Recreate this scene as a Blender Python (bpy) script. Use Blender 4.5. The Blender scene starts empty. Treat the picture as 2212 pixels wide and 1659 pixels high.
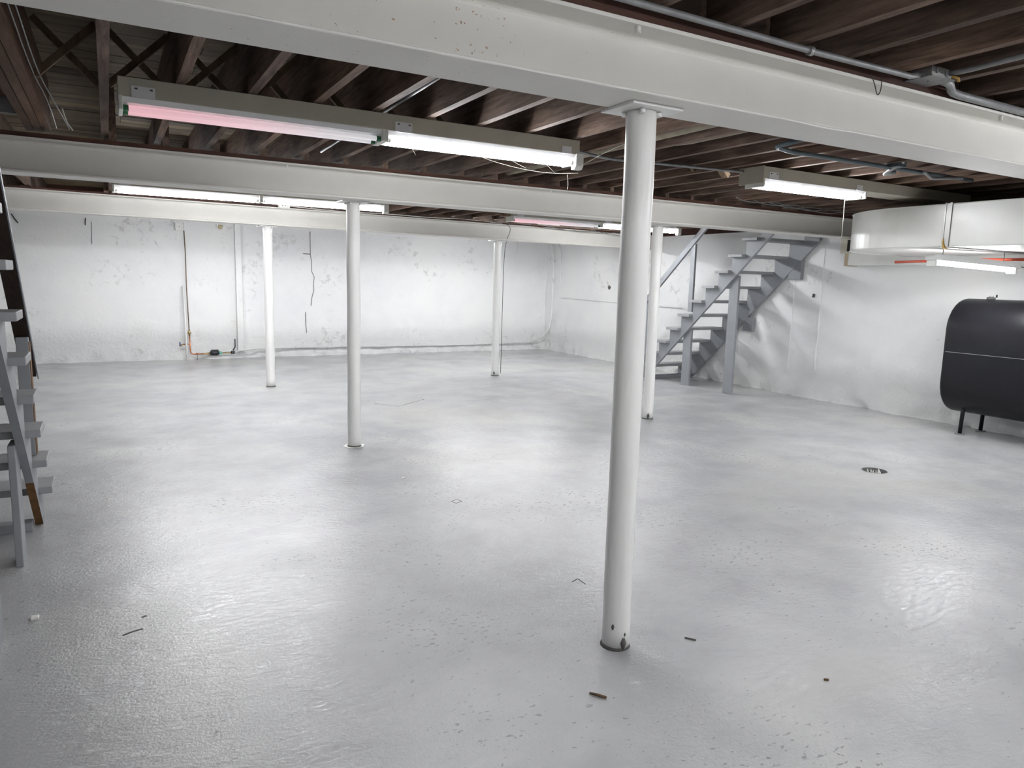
import bpy, math, random
from mathutils import Vector, Matrix, noise
from mathutils.geometry import tessellate_polygon

random.seed(7)
SC = bpy.context.scene
COL = SC.collection

# ------------------------------------------------------------------ camera
F_PX = 1544.845
YAW, PITCH, ROLL = 0.513162, 0.145886, 0.0263536
CAM_H = 1.6
fw = Vector((math.sin(YAW) * math.cos(PITCH), math.cos(YAW) * math.cos(PITCH), -math.sin(PITCH)))
rt = Vector((math.cos(YAW), -math.sin(YAW), 0.0))
up = rt.cross(fw)
r2 = math.cos(ROLL) * rt + math.sin(ROLL) * up
u2 = -math.sin(ROLL) * rt + math.cos(ROLL) * up
cam_data = bpy.data.cameras.new('camera')
cam_data.sensor_width = 36.0
cam_data.lens = F_PX / 2212.0 * 36.0
cam_data.clip_start = 0.02
cam_data.clip_end = 100
cam = bpy.data.objects.new('camera', cam_data)
M = Matrix((r2, u2, -fw)).transposed().to_4x4()
M.translation = Vector((0, 0, CAM_H))
cam.matrix_world = M
COL.objects.link(cam)
SC.camera = cam

# ------------------------------------------------------------------ world, exposure
world = bpy.data.worlds.new('world')
SC.world = world
world.use_nodes = True
world.node_tree.nodes['Background'].inputs[0].default_value = (0.6, 0.65, 0.75, 1)
world.node_tree.nodes['Background'].inputs[1].default_value = 0.02
TUBE = 80.0            # strength of a lit fluorescent tube
SC.view_settings.view_transform = 'Standard'
SC.view_settings.look = 'None'
SC.view_settings.gamma = 1.0
SC.view_settings.use_curve_mapping = False
SC.view_settings.exposure = 0.20
try:
    SC.cycles.use_denoising = True
    SC.cycles.max_bounces = 10
    SC.cycles.diffuse_bounces = 6
    SC.cycles.sample_clamp_indirect = 8.0
except Exception:
    pass


# ------------------------------------------------------------------ materials
def newmat(name):
    m = bpy.data.materials.new(name)
    m.use_nodes = True
    nt = m.node_tree
    return m, nt, nt.nodes['Principled BSDF']


def coords(nt, scale=(1, 1, 1), world_space=False):
    tc = nt.nodes.new('ShaderNodeTexCoord')
    mp = nt.nodes.new('ShaderNodeMapping')
    mp.inputs['Scale'].default_value = scale
    if world_space:
        g = nt.nodes.new('ShaderNodeNewGeometry')
        nt.links.new(g.outputs['Position'], mp.inputs['Vector'])
    else:
        oi = nt.nodes.new('ShaderNodeObjectInfo')
        add = nt.nodes.new('ShaderNodeVectorMath')
        add.operation = 'MULTIPLY_ADD'
        nt.links.new(oi.outputs['Random'], add.inputs[0])
        add.inputs[1].default_value = (7.3, 11.1, 5.7)
        nt.links.new(tc.outputs['Object'], add.inputs[2])
        nt.links.new(add.outputs[0], mp.inputs['Vector'])
    return mp


def noise_node(nt, mp, scale, detail=4, rough=0.6, dist=0.0):
    n = nt.nodes.new('ShaderNodeTexNoise')
    n.inputs['Scale'].default_value = scale
    n.inputs['Detail'].default_value = detail
    n.inputs['Roughness'].default_value = rough
    n.inputs['Distortion'].default_value = dist
    nt.links.new(mp.outputs[0], n.inputs['Vector'])
    return n


def ramp(nt, src, stops):
    r = nt.nodes.new('ShaderNodeValToRGB')
    e = r.color_ramp.elements
    e[0].position, e[0].color = stops[0][0], (*stops[0][1], 1)
    e[1].position, e[1].color = stops[-1][0], (*stops[-1][1], 1)
    for p, c in stops[1:-1]:
        x = e.new(p)
        x.color = (*c, 1)
    nt.links.new(src, r.inputs[0])
    return r


def mix(nt, fac, a, b, mode='MIX'):
    m = nt.nodes.new('ShaderNodeMix')
    m.data_type = 'RGBA'
    m.blend_type = mode
    if isinstance(fac, float):
        m.inputs['Factor'].default_value = fac
    else:
        nt.links.new(fac, m.inputs['Factor'])
    for s, i in ((a, 6), (b, 7)):
        if isinstance(s, tuple):
            m.inputs[i].default_value = (*s, 1)
        else:
            nt.links.new(s, m.inputs[i])
    return m.outputs[2]


def bump(nt, bsdf, src, strength, dist, prev=None):
    b = nt.nodes.new('ShaderNodeBump')
    b.inputs['Strength'].default_value = strength
    b.inputs['Distance'].default_value = dist
    nt.links.new(src, b.inputs['Height'])
    if prev is not None:
        nt.links.new(prev.outputs[0], b.inputs['Normal'])
    nt.links.new(b.outputs[0], bsdf.inputs['Normal'])
    return b


def paint(name, col, col2=None, rough=0.45, scale=6, bumpd=0.002, bscale=40, spots=None, metallic=0.0, world_space=False,
          spot_scale=60, spot_at=0.72, stretch=(1, 1, 1)):
    m, nt, b = newmat(name)
    mp = coords(nt, stretch, world_space)
    n = noise_node(nt, mp, scale, 5, 0.6)
    col2 = col2 or tuple(c * 0.88 for c in col)
    r = ramp(nt, n.outputs[0], [(0.3, col2), (0.7, col)])
    out = r.outputs[0]
    if spots:
        s = noise_node(nt, mp, spot_scale, 3, 0.7)
        s2 = noise_node(nt, mp, 1.6, 2, 0.5)
        ad = nt.nodes.new('ShaderNodeMath')
        ad.operation = 'MULTIPLY_ADD'
        nt.links.new(s2.outputs[0], ad.inputs[0])
        ad.inputs[1].default_value = 0.35
        nt.links.new(s.outputs[0], ad.inputs[2])
        sr = ramp(nt, ad.outputs[0], [(spot_at + 0.17, (0, 0, 0)), (spot_at + 0.21, (1, 1, 1))])
        out = mix(nt, sr.outputs[0], out, spots)
    nt.links.new(out, b.inputs['Base Color'])
    b.inputs['Roughness'].default_value = rough
    b.inputs['Metallic'].default_value = metallic
    if bumpd:
        n2 = noise_node(nt, mp, bscale, 4, 0.6)
        bump(nt, b, n2.outputs[0], 0.6, bumpd)
    return m


def plain(name, col, rough=0.5, metallic=0.0):
    return paint(name, col, tuple(c * 0.9 for c in col), rough, 10, 0.0005, 80, metallic=metallic)


def glow(name, col, strength):
    m, nt, b = newmat(name)
    b.inputs['Base Color'].default_value = (0.9, 0.9, 0.9, 1)
    b.inputs['Emission Color'].default_value = (*col, 1)
    b.inputs['Emission Strength'].default_value = strength
    return m


def wood(name, dark, light, grain=(14, 1.2, 14), rough=0.75, tone=0.35):
    m, nt, b = newmat(name)
    mp = coords(nt, grain)
    n = noise_node(nt, mp, 2.2, 8, 0.7, 0.4)
    r = ramp(nt, n.outputs[0], [(0.32, dark), (0.68, light)])
    mp2 = coords(nt, (0.7, 0.7, 0.7))
    n2 = noise_node(nt, mp2, 1.3, 2, 0.5)
    r2_ = ramp(nt, n2.outputs[0], [(0.35, (1 - tone,) * 3), (0.65, (1, 1, 1))])
    oi = nt.nodes.new('ShaderNodeObjectInfo')
    r3 = ramp(nt, oi.outputs['Random'], [(0.0, (0.75, 0.72, 0.70)), (0.5, (1.0, 1.0, 1.0)), (1.0, (1.15, 1.08, 1.0))])
    c = mix(nt, 1.0, r.outputs[0], r2_.outputs[0], 'MULTIPLY')
    c = mix(nt, 1.0, c, r3.outputs[0], 'MULTIPLY')
    nt.links.new(c, b.inputs['Base Color'])
    b.inputs['Roughness'].default_value = rough
    b.inputs['Specular IOR Level'].default_value = 0.25
    bump(nt, b, n.outputs[0], 0.5, 0.002)
    return m


def make_floor_mat():
    m, nt, b = newmat('grey_floor_paint')
    mp = coords(nt, (1, 1, 1), True)
    big = noise_node(nt, mp, 0.55, 5, 0.55, 0.3)
    mid = noise_node(nt, mp, 2.2, 5, 0.6, 0.15)
    c1 = ramp(nt, big.outputs[0], [(0.30, (0.395, 0.400, 0.412)), (0.5, (0.472, 0.477, 0.487)), (0.68, (0.545, 0.545, 0.535))])
    c2 = ramp(nt, mid.outputs[0], [(0.25, (0.86, 0.86, 0.865)), (0.5, (0.98, 0.98, 0.98)), (0.75, (1.07, 1.07, 1.06))])
    c = mix(nt, 1.0, c1.outputs[0], c2.outputs[0], 'MULTIPLY')
    # trowel pocks: small dark chips, clustered
    mp3 = coords(nt, (1, 1.9, 1), True)
    chips = noise_node(nt, mp3, 26, 3, 0.55, 0.3)
    clus = noise_node(nt, mp, 1.1, 3, 0.5)
    ad = nt.nodes.new('ShaderNodeMath')
    ad.operation = 'MULTIPLY_ADD'
    nt.links.new(clus.outputs[0], ad.inputs[0])
    ad.inputs[1].default_value = 0.45
    nt.links.new(chips.outputs[0], ad.inputs[2])
    cm = ramp(nt, ad.outputs[0], [(0.895, (0, 0, 0)), (0.925, (0.85, 0.85, 0.85))])
    c = mix(nt, cm.outputs[0], c, (0.27, 0.27, 0.265))
    # warm worn patches
    worn = noise_node(nt, mp, 0.42, 3, 0.5, 0.3)
    wm = ramp(nt, worn.outputs[0], [(0.52, (0, 0, 0)), (0.68, (0.55, 0.55, 0.55))])
    c = mix(nt, wm.outputs[0], c, (0.54, 0.53, 0.49))
    nt.links.new(c, b.inputs['Base Color'])
    ro = ramp(nt, mid.outputs[0], [(0.25, (0.175, 0.175, 0.175)), (0.75, (0.255, 0.255, 0.255))])
    nt.links.new(ro.outputs[0], b.inputs['Roughness'])
    b.inputs['Specular IOR Level'].default_value = 0.5
    f1 = noise_node(nt, mp3, 16, 8, 0.62, 0.6)
    bb = bump(nt, b, f1.outputs[0], 0.40, 0.009)
    f2 = noise_node(nt, mp, 75, 4, 0.6)
    clr = ramp(nt, clus.outputs[0], [(0.4, (0.25,) * 3), (0.65, (1, 1, 1))])
    f2m = mix(nt, 1.0, f2.outputs[0], clr.outputs[0], 'MULTIPLY')
    bump(nt, b, f2m, 0.45, 0.006, bb)
    return m


def make_wall_mat():
    m, nt, b = newmat('whitewashed_wall')
    mp = coords(nt, (1, 1, 1), True)
    big = noise_node(nt, mp, 0.8, 5, 0.6)
    c1 = ramp(nt, big.outputs[0], [(0.3, (0.77, 0.775, 0.79)), (0.55, (0.84, 0.845, 0.835)), (0.75, (0.86, 0.86, 0.83))])
    st = noise_node(nt, mp, 9, 7, 0.7, 0.5)
    cl = noise_node(nt, mp, 0.9, 3, 0.5, 0.4)
    ad = nt.nodes.new('ShaderNodeMath')
    ad.operation = 'MULTIPLY_ADD'
    nt.links.new(cl.outputs[0], ad.inputs[0])
    ad.inputs[1].default_value = 0.8
    nt.links.new(st.outputs[0], ad.inputs[2])
    half = nt.nodes.new('ShaderNodeMath')
    half.operation = 'MULTIPLY'
    nt.links.new(ad.outputs[0], half.inputs[0])
    half.inputs[1].default_value = 0.5
    sm = ramp(nt, half.outputs[0], [(0.527, (0, 0, 0)), (0.585, (0.62, 0.62, 0.62))])
    c = mix(nt, sm.outputs[0], c1.outputs[0], (0.50, 0.50, 0.48))
    nt.links.new(c, b.inputs['Base Color'])
    b.inputs['Roughness'].default_value = 0.6
    n1 = noise_node(nt, mp, 12, 6, 0.6)
    bb = bump(nt, b, n1.outputs[0], 0.5, 0.008)
    n2 = noise_node(nt, mp, 70, 3, 0.6)
    bb = bump(nt, b, n2.outputs[0], 0.3, 0.003, bb)
    # coarse stony relief where the concrete was not smoothed, near its foot
    g = nt.nodes.new('ShaderNodeNewGeometry')
    sp = nt.nodes.new('ShaderNodeSeparateXYZ')
    nt.links.new(g.outputs['Position'], sp.inputs[0])
    wob = nt.nodes.new('ShaderNodeMath')
    wob.operation = 'MULTIPLY_ADD'
    nt.links.new(big.outputs[0], wob.inputs[0])
    wob.inputs[1].default_value = -0.7
    nt.links.new(sp.outputs['Z'], wob.inputs[2])
    mk = ramp(nt, wob.outputs[0], [(0.0, (1, 1, 1)), (0.32, (0.04, 0.04, 0.04))])
    st2 = noise_node(nt, mp, 13, 9, 0.72, 0.9)
    rel = mix(nt, 1.0, st2.outputs[0], mk.outputs[0], 'MULTIPLY')
    bump(nt, b, rel, 0.75, 0.05, bb)
    return m


MAT = {}
MAT['floor'] = make_floor_mat()
MAT['wall'] = make_wall_mat()
MAT['cream'] = paint('cream_steel_paint', (0.76, 0.745, 0.70), (0.70, 0.685, 0.64), 0.5, 2.5, 0.0015, 30,
                     spots=(0.36, 0.20, 0.11), spot_scale=55, spot_at=0.745)
MAT['column'] = paint('white_column_paint', (0.85, 0.845, 0.825), (0.78, 0.775, 0.76), 0.38, 4, 0.004, 14,
                      spots=(0.25, 0.23, 0.2), spot_scale=45, spot_at=0.80, stretch=(1, 1, 0.35))
MAT['joist'] = wood('dark_joist_wood', (0.065, 0.042, 0.033), (0.29, 0.20, 0.155), tone=0.5)
MAT['board'] = wood('subfloor_board_wood', (0.11, 0.085, 0.055), (0.26, 0.205, 0.135), (1.2, 12, 12), 0.8, 0.45)
MAT['oak'] = wood('reddish_trimmer_wood', (0.075, 0.042, 0.026), (0.17, 0.10, 0.065))
MAT['brace'] = wood('bridging_wood', (0.10, 0.07, 0.045), (0.25, 0.18, 0.12), (8, 8, 1.5))
MAT['sill'] = wood('red_brown_sill_wood', (0.050, 0.025, 0.019), (0.115, 0.056, 0.042), (1.2, 10, 10))
MAT['stair'] = paint('grey_stair_paint', (0.27, 0.282, 0.300), (0.235, 0.247, 0.262), 0.55, 5, 0.0015, 30)
MAT['tread'] = paint('worn_grey_tread_paint', (0.32, 0.325, 0.335), (0.27, 0.275, 0.285), 0.55, 6, 0.001, 40)
MAT['rawwood'] = wood('bare_stained_wood', (0.10, 0.05, 0.02), (0.24, 0.13, 0.05), (10, 2, 10))
MAT['darkrail'] = wood('unpainted_dark_rail_wood', (0.018, 0.012, 0.010), (0.05, 0.03, 0.022))
MAT['tank'] = paint('black_tank_paint', (0.012, 0.012, 0.015), (0.009, 0.009, 0.011), 0.36, 3, 0.0012, 50)
MAT['tank'].node_tree.nodes['Principled BSDF'].inputs['Specular IOR Level'].default_value = 0.16
MAT['duct'] = paint('white_duct_paint', (0.74, 0.745, 0.71), (0.67, 0.67, 0.64), 0.32, 3, 0.004, 5, stretch=(1, 1, 0.7))
MAT['ductmetal'] = paint('dull_duct_flange_metal', (0.30, 0.30, 0.29), None, 0.4, 8, 0.001, 40, metallic=0.6)
MAT['steel'] = paint('galvanised_steel', (0.46, 0.46, 0.45), (0.30, 0.30, 0.30), 0.38, 25, 0.0006, 60, metallic=0.75)
MAT['conduit'] = paint('dull_grey_conduit', (0.27, 0.275, 0.28), (0.19, 0.19, 0.195), 0.45, 18, 0.0006, 60, metallic=0.35)
MAT['pipejacket'] = paint('dusty_pipe_jacket', (0.34, 0.30, 0.22), (0.22, 0.19, 0.15), 0.8, 12, 0.004, 12)
MAT['bluepipe'] = paint('blue_grey_pipe', (0.075, 0.10, 0.115), None, 0.5, 12, 0.001, 40)
MAT['housing'] = paint('tan_fixture_housing', (0.50, 0.475, 0.39), (0.45, 0.425, 0.35), 0.4, 6, 0.0005, 60)
MAT['reflector'] = plain('white_reflector', (0.80, 0.80, 0.80), 0.18)
MAT['whiteplastic'] = plain('white_plastic', (0.80, 0.80, 0.75), 0.35)
MAT['green'] = plain('green_tube_cap', (0.02, 0.16, 0.06), 0.4)
MAT['silver'] = paint('silver_tube_end', (0.6, 0.6, 0.6), None, 0.25, 10, 0, metallic=0.9)
TUBE_COL = (0.965, 0.975, 1.0)
for _k, _s in (('tube', 1.0), ('tube_far', 1.35), ('tube_back', 1.15), ('tube_old', 0.55), ('tube_near', 1.8)):
    MAT[_k] = glow('lit_' + _k, TUBE_COL, TUBE * _s)
MAT['copper'] = paint('copper_pipe_metal', (0.62, 0.27, 0.15), (0.40, 0.16, 0.09), 0.35, 20, 0.0004, 60, metallic=0.8)
MAT['brass'] = paint('brass_metal', (0.50, 0.36, 0.16), (0.33, 0.24, 0.11), 0.35, 20, 0.0004, 60, metallic=0.8)
MAT['oldpipe'] = paint('brown_tarnished_pipe', (0.20, 0.13, 0.08), (0.12, 0.09, 0.06), 0.5, 20, 0.0004, 60)
MAT['black'] = plain('black_plastic', (0.012, 0.013, 0.018), 0.4)
MAT['dark'] = plain('dark_void', (0.012, 0.010, 0.008), 0.9)
MAT['crack'] = plain('dark_crack_grey', (0.10, 0.095, 0.09), 0.9)  # dark grey for cracks, scars, chips and screw heads
MAT['blue'] = plain('blue_handle_paint', (0.05, 0.10, 0.28), 0.4)
MAT['teal'] = plain('green_corroded_fitting', (0.16, 0.48, 0.38), 0.5)
MAT['red'] = plain('red_orange_paint', (0.62, 0.10, 0.05), 0.4)
MAT['cord'] = plain('pale_cord', (0.60, 0.56, 0.46), 0.7)
MAT['blackwire'] = plain('black_wire', (0.03, 0.028, 0.025), 0.5)
MAT['web'] = plain('dusty_cobweb', (0.75, 0.73, 0.62), 0.8)
MAT['glue'] = paint('amber_sealant', (0.46, 0.30, 0.06), (0.25, 0.14, 0.04), 0.4, 30, 0.002, 30)
MAT['rubble'] = plain('pale_rubble', (0.68, 0.67, 0.62), 0.8)
MAT['white'] = plain('white_paint_chip', (0.85, 0.84, 0.80), 0.6)
MAT['twig'] = wood('twig_bark', (0.12, 0.07, 0.04), (0.30, 0.20, 0.12), (30, 30, 30))
MAT['rust'] = plain('rust_stain_paint', (0.42, 0.34, 0.24), 0.6)


def pinktube():
    m, nt, b = newmat('failing_pink_tube')
    tc = nt.nodes.new('ShaderNodeTexCoord')
    sp = nt.nodes.new('ShaderNodeSeparateXYZ')
    nt.links.new(tc.outputs['Generated'], sp.inputs[0])
    r = ramp(nt, sp.outputs[0], [(0.0, (0.95, 0.50, 0.56)), (0.45, (0.85, 0.56, 0.62)), (0.8, (0.62, 0.60, 0.62)), (1.0, (0.60, 0.61, 0.63))])
    nt.links.new(r.outputs[0], b.inputs['Emission Color'])
    b.inputs['Emission Strength'].default_value = 0.62
    b.inputs['Base Color'].default_value = (0.6, 0.55, 0.56, 1)
    b.inputs['Roughness'].default_value = 0.25
    return m


MAT['pink'] = pinktube()


# ------------------------------------------------------------------ mesh helpers
class MB:
    def __init__(s):
        s.v, s.f, s.sm = [], [], []

    def add(s, verts, faces, smooth=False):
        o = len(s.v)
        s.v += [Vector(p) for p in verts]
        s.f += [tuple(i + o for i in f) for f in faces]
        s.sm += [smooth] * len(faces)
        return s

    def box(s, x0, x1, y0, y1, z0, z1):
        v = [(x, y, z) for z in (z0, z1) for y in (y0, y1) for x in (x0, x1)]
        return s.add(v, [(0, 2, 3, 1), (4, 5, 7, 6), (0, 1, 5, 4), (2, 6, 7, 3), (0, 4, 6, 2), (1, 3, 7, 5)])

    def obox(s, a, b, w, h, upv=(0, 0, 1)):
        """bar from a to b, w wide (sideways), h tall"""
        a, b = Vector(a), Vector(b)
        d = (b - a).normalized()
        side = d.cross(Vector(upv)).normalized()
        u = side.cross(d).normalized()
        v = [p + side * sx * w / 2 + u * sz * h / 2 for p in (a, b) for sx, sz in ((-1, -1), (1, -1), (1, 1), (-1, 1))]
        return s.add(v, [(0, 1, 2, 3), (4, 7, 6, 5), (0, 4, 5, 1), (1, 5, 6, 2), (2, 6, 7, 3), (3, 7, 4, 0)])

    def tube(s, pts, r, n=12, caps=True, rs=None):
        pts = [Vector(p) for p in pts]
        rings = []
        prev = None
        for i, p in enumerate(pts):
            if i == 0:
                d = pts[1] - p
            elif i == len(pts) - 1:
                d = p - pts[i - 1]
            else:
                d = (pts[i + 1] - p).normalized() + (p - pts[i - 1]).normalized()
            d.normalize()
            if prev is None:
                ref = Vector((0, 0, 1)) if abs(d.z) < 0.9 else Vector((1, 0, 0))
                a = d.cross(ref).normalized()
            else:
                a = (prev - d * prev.dot(d)).normalized()
            prev = a
            b = d.cross(a)
            rr = rs[i] if rs else r
            rings.append([p + (a * math.cos(2 * math.pi * k / n) + b * math.sin(2 * math.pi * k / n)) * rr for k in range(n)])
        v = [p for q in rings for p in q]
        f = []
        for i in range(len(rings) - 1):
            for k in range(n):
                k2 = (k + 1) % n
                f.append((i * n + k, i * n + k2, (i + 1) * n + k2, (i + 1) * n + k))
        s.add(v, f, True)
        if caps:
            o = len(s.v) - len(v)
            s.f += [tuple(o + k for k in reversed(range(n))), tuple(o + len(v) - n + k for k in range(n))]
            s.sm += [False, False]
        return s

    def prism(s, poly, axis, a, b):
        """poly of 2-D points extruded along axis from a to b"""
        def P(p, t):
            return {'x': (t, p[0], p[1]), 'y': (p[0], t, p[1]), 'z': (p[0], p[1], t)}[axis]
        n = len(poly)
        v = [P(p, a) for p in poly] + [P(p, b) for p in poly]
        o = len(s.v)
        s.v += [Vector(p) for p in v]
        tri = tessellate_polygon([[Vector((p[0], p[1], 0)) for p in poly]])
        for t in tri:
            s.f.append(tuple(o + i for i in t))
            s.f.append(tuple(o + n + i for i in reversed(t)))
            s.sm += [False, False]
        for i in range(n):
            j = (i + 1) % n
            s.f.append((o + i, o + j, o + n + j, o + n + i))
            s.sm.append(False)
        return s

    def obj(s, name, mat, parent=None, origin=None, bevel=0.0):
        if parent is not None:
            origin = Vector((0, 0, 0))
            p = parent
            while p is not None:
                origin = origin + p.location
                p = p.parent
            loc = Vector((0, 0, 0))
        else:
            if origin is None:
                xs = [p.x for p in s.v]
                ys = [p.y for p in s.v]
                zs = [p.z for p in s.v]
                origin = Vector(((min(xs) + max(xs)) / 2, (min(ys) + max(ys)) / 2, min(zs)))
            origin = Vector(origin)
            loc = origin
        me = bpy.data.meshes.new(name)
        me.from_pydata([tuple(p - origin) for p in s.v], [], s.f)
        me.materials.append(mat)
        for pl, sm in zip(me.polygons, s.sm):
            pl.use_smooth = sm
        me.update()
        import bmesh
        bm = bmesh.new()
        bm.from_mesh(me)
        bmesh.ops.recalc_face_normals(bm, faces=bm.faces)
        bm.to_mesh(me)
        bm.free()
        o = bpy.data.objects.new(name, me)
        COL.objects.link(o)
        o.location = loc
        if parent is not None:
            o.parent = parent
        if bevel:
            md = o.modifiers.new('bevel', 'BEVEL')
            md.width = bevel
            md.segments = 2
            md.limit_method = 'ANGLE'
        return o


def tag(o, label, cat, group=None):
    o['label'] = label
    o['category'] = cat
    if group:
        o['group'] = group
    return o


def thing(name, label, cat, loc, group=None):
    o = bpy.data.objects.new(name, None)
    COL.objects.link(o)
    o.location = loc
    o.empty_display_size = 0.1
    return tag(o, label, cat, group)


def struct(o):
    o['kind'] = 'structure'
    return o


def smooth_path(pts, it=2):
    pts = [Vector(p) for p in pts]
    for _ in range(it):
        q = [pts[0]]
        for a, b in zip(pts, pts[1:]):
            q += [a * 0.75 + b * 0.25, a * 0.25 + b * 0.75]
        q.append(pts[-1])
        pts = q
    return pts


def bent(pts, r=0.05, n=5):
    """polyline with rounded corners of radius r"""
    pts = [Vector(p) for p in pts]
    out = [pts[0]]
    for i in range(1, len(pts) - 1):
        a = (pts[i - 1] - pts[i])
        b = (pts[i + 1] - pts[i])
        t = min(r, a.length * 0.45, b.length * 0.45)
        A, B = pts[i] + a.normalized() * t, pts[i] + b.normalized() * t
        for k in range(n + 1):
            u = k / n
            out.append(A * (1 - u) ** 2 + pts[i] * 2 * u * (1 - u) + B * u * u)
    out.append(pts[-1])
    return out


# ------------------------------------------------------------------ room dimensions
XL, XR, YN, YB = -4.5, 8.84, -5.0, 14.2
WALL_TOP = 2.43
JZ = {-1: 2.60, 0: 2.585, 1: 2.573, 2: 2.53, 3: 2.50}     # underside of the joists, bay by bay
BEAM_Y = [-1.75, 2.295, 6.34, 10.36]
BEAM_Z = [2.30, 2.285, 2.252, 2.232]                     # underside of each beam


# ------------------------------------------------------------------ floor with a drain hole and a hatch recess
def circle(cx, cy, r, n=20):
    return [(cx + r * math.cos(2 * math.pi * k / n), cy + r * math.sin(2 * math.pi * k / n)) for k in range(n)]


DRAIN = (5.86, 3.80, 0.105)
HATCH = [(2.87, 8.60), (3.07, 8.29), (3.55, 8.66), (3.34, 9.00)]
hc = Vector((sum(p[0] for p in HATCH) / 4, sum(p[1] for p in HATCH) / 4))
hatch_hole = [tuple(hc + (Vector(p) - hc) * 1.03) for p in HATCH]
outer = [(XL, YN), (XR, YN), (XR, YB), (XL, YB)]
loops = [outer, circle(*DRAIN), hatch_hole]
fl = MB()
allp = [p for l in loops for p in l]
tris = tessellate_polygon([[Vector((p[0], p[1], 0)) for p in l] for l in loops])
fl.add([(p[0], p[1], 0) for p in allp], [tuple(t) for t in tris])
floor = struct(fl.obj('floor', MAT['floor'], origin=(0, 0, 0)))
slab = MB()
for l in loops[1:]:
    n = len(l)
    slab.add([(p[0], p[1], 0) for p in l] + [(p[0], p[1], -0.12) for p in l],
             [(i, (i + 1) % n, n + (i + 1) % n, n + i) for i in range(n)] + [tuple(range(n, 2 * n))])
slab.obj('recess_lining', MAT['dark'], floor)

# scars in the painted floor
for pts, w in (([(2.095, 3.003), (2.146, 3.025), (2.143, 2.947)], 0.006), ([(2.085, 4.546), (2.14, 4.569), (2.155, 4.514), (2.097, 4.493), (2.085, 4.546)], 0.005),
               ([(-0.02, 3.40), (0.02, 3.42), (0.06, 3.43)], 0.012), ([(0.06, 3.55), (0.08, 3.56)], 0.014)):
    sc_ = MB()
    for a, b in zip(pts, pts[1:]):
        sc_.obox((*a, 0.0004), (*b, 0.0004), w, 0.0012)
    sc_.obj('scar', MAT['crack'], floor)

# hatch cover
hcv = MB().prism([tuple(hc + (Vector(p) - hc) * 0.995) for p in HATCH], 'z', -0.03, 0.003)
tag(hcv.obj('floor_hatch', MAT['floor'], bevel=0.003), 'grey painted square hatch cover flush in the far floor', 'hatch')

# drain
dr = thing('floor_drain', 'round open floor drain with pale rubble inside, right of the near column', 'drain', (DRAIN[0], DRAIN[1], -0.1))
ring = MB()
n = 24
for k in range(n):
    a0, a1 = 2 * math.pi * k / n, 2 * math.pi * (k + 1) / n
    ri, ro = 0.102, 0.108
    vs = []
    for z in (-0.03, 0.0015):
        for a in (a0, a1):
            for r in (ri, ro):
                vs.append((DRAIN[0] + r * math.cos(a), DRAIN[1] + r * math.sin(a), z))
    ring.add(vs, [(4, 5, 7, 6), (0, 4, 6, 2), (1, 3, 7, 5)])
ring.obj('rim', MAT['conduit'], dr)
for k in range(7):
    a = k * 0.93
    r = 0.02 + 0.055 * random.random()
    x, y = DRAIN[0] + r * math.cos(a), DRAIN[1] + r * math.sin(a)
    s = 0.026 + 0.016 * random.random()
    z = -0.060
    MB().add([(x - s, y - s * .6, z), (x + s, y - s * .4, z), (x + s * .5, y + s, z), (x - s * .3, y + s * .2, z + s * 2.2)],
             [(0, 1, 2), (0, 1, 3), (1, 2, 3), (2, 0, 3)]).obj('rubble', MAT['rubble'], dr)


# ------------------------------------------------------------------ walls
def rough_wall(name, axis, fixed, a0, a1, inward, top=WALL_TOP, seed=0):
    """wall of poured concrete: lumpy at its foot, smoother above"""
    du, dz = 0.06, 0.05
    nu = int((a1 - a0) / du)
    nz = int(top / dz)
    mb = MB()
    vs = []
    for j in range(nz + 1):
        z = top * j / nz
        for i in range(nu + 1):
            u = a0 + (a1 - a0) * i / nu
            p = Vector((u * 1.0, z * 1.0, seed))
            foot = max(0.0, 1 - z / (0.30 + 0.18 * noise.noise(Vector((u * 0.8, seed, 3)))))
            mid = max(0.0, 1 - abs(z - 0.62) / 0.35) * (1 if name == 'wall_right' else 0.3)
            d = 0.010 * noise.noise(p * 0.9)
            d += foot * (0.040 + 0.070 * noise.noise(p * 4.0) + 0.060 * noise.noise(p * 9.0))
            d += mid * (0.030 * noise.noise(p * 5.0) + 0.020 * noise.noise(p * 12))
            if name == 'wall_back' and u < 2.12:
                d += 0.04
            if axis == 'y':
                vs.append((u, fixed + inward * max(d, -0.02), z))
            else:
                vs.append((fixed + inward * max(d, -0.02), u, z))
    fs = [(j * (nu + 1) + i, j * (nu + 1) + i + 1, (j + 1) * (nu + 1) + i + 1, (j + 1) * (nu + 1) + i) for j in range(nz) for i in range(nu)]
    mb.add(vs, fs, True)
    return struct(mb.obj(name, MAT['wall'], origin=(0, 0, 0)))


wall_back = rough_wall('wall_back', 'y', YB, XL, XR, -1, top=2.49, seed=1.3)
wall_right = rough_wall('wall_right', 'x', XR, YN, YB, -1, seed=5.1)
wall_left = struct(MB().box(XL - 0.2, XL, YN, YB, 0, 2.45).obj('wall_left', MAT['wall'], origin=(0, 0, 0)))
wall_near = struct(MB().box(XL, XR, YN - 0.2, YN, 0, 2.45).obj('wall_near', MAT['wall'], origin=(0, 0, 0)))
# timber rim above the walls
MB().box(XL, XR, YB - 0.02, YB + 0.2, 2.49, 3.03).obj('rim_board', MAT['sill'], wall_back)
MB().box(XR - 0.02, XR + 0.2, YN, YB, WALL_TOP, 3.03).obj('rim_board', MAT['sill'], wall_right)
MB().box(XL - 0.2, XL + 0.01, YN, YB, 2.45, 3.03).obj('rim_board', MAT['sill'], wall_left)
MB().box(XL, XR, YN - 0.2, YN + 0.01, 2.45, 3.03).obj('rim_board', MAT['sill'], wall_near)
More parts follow.
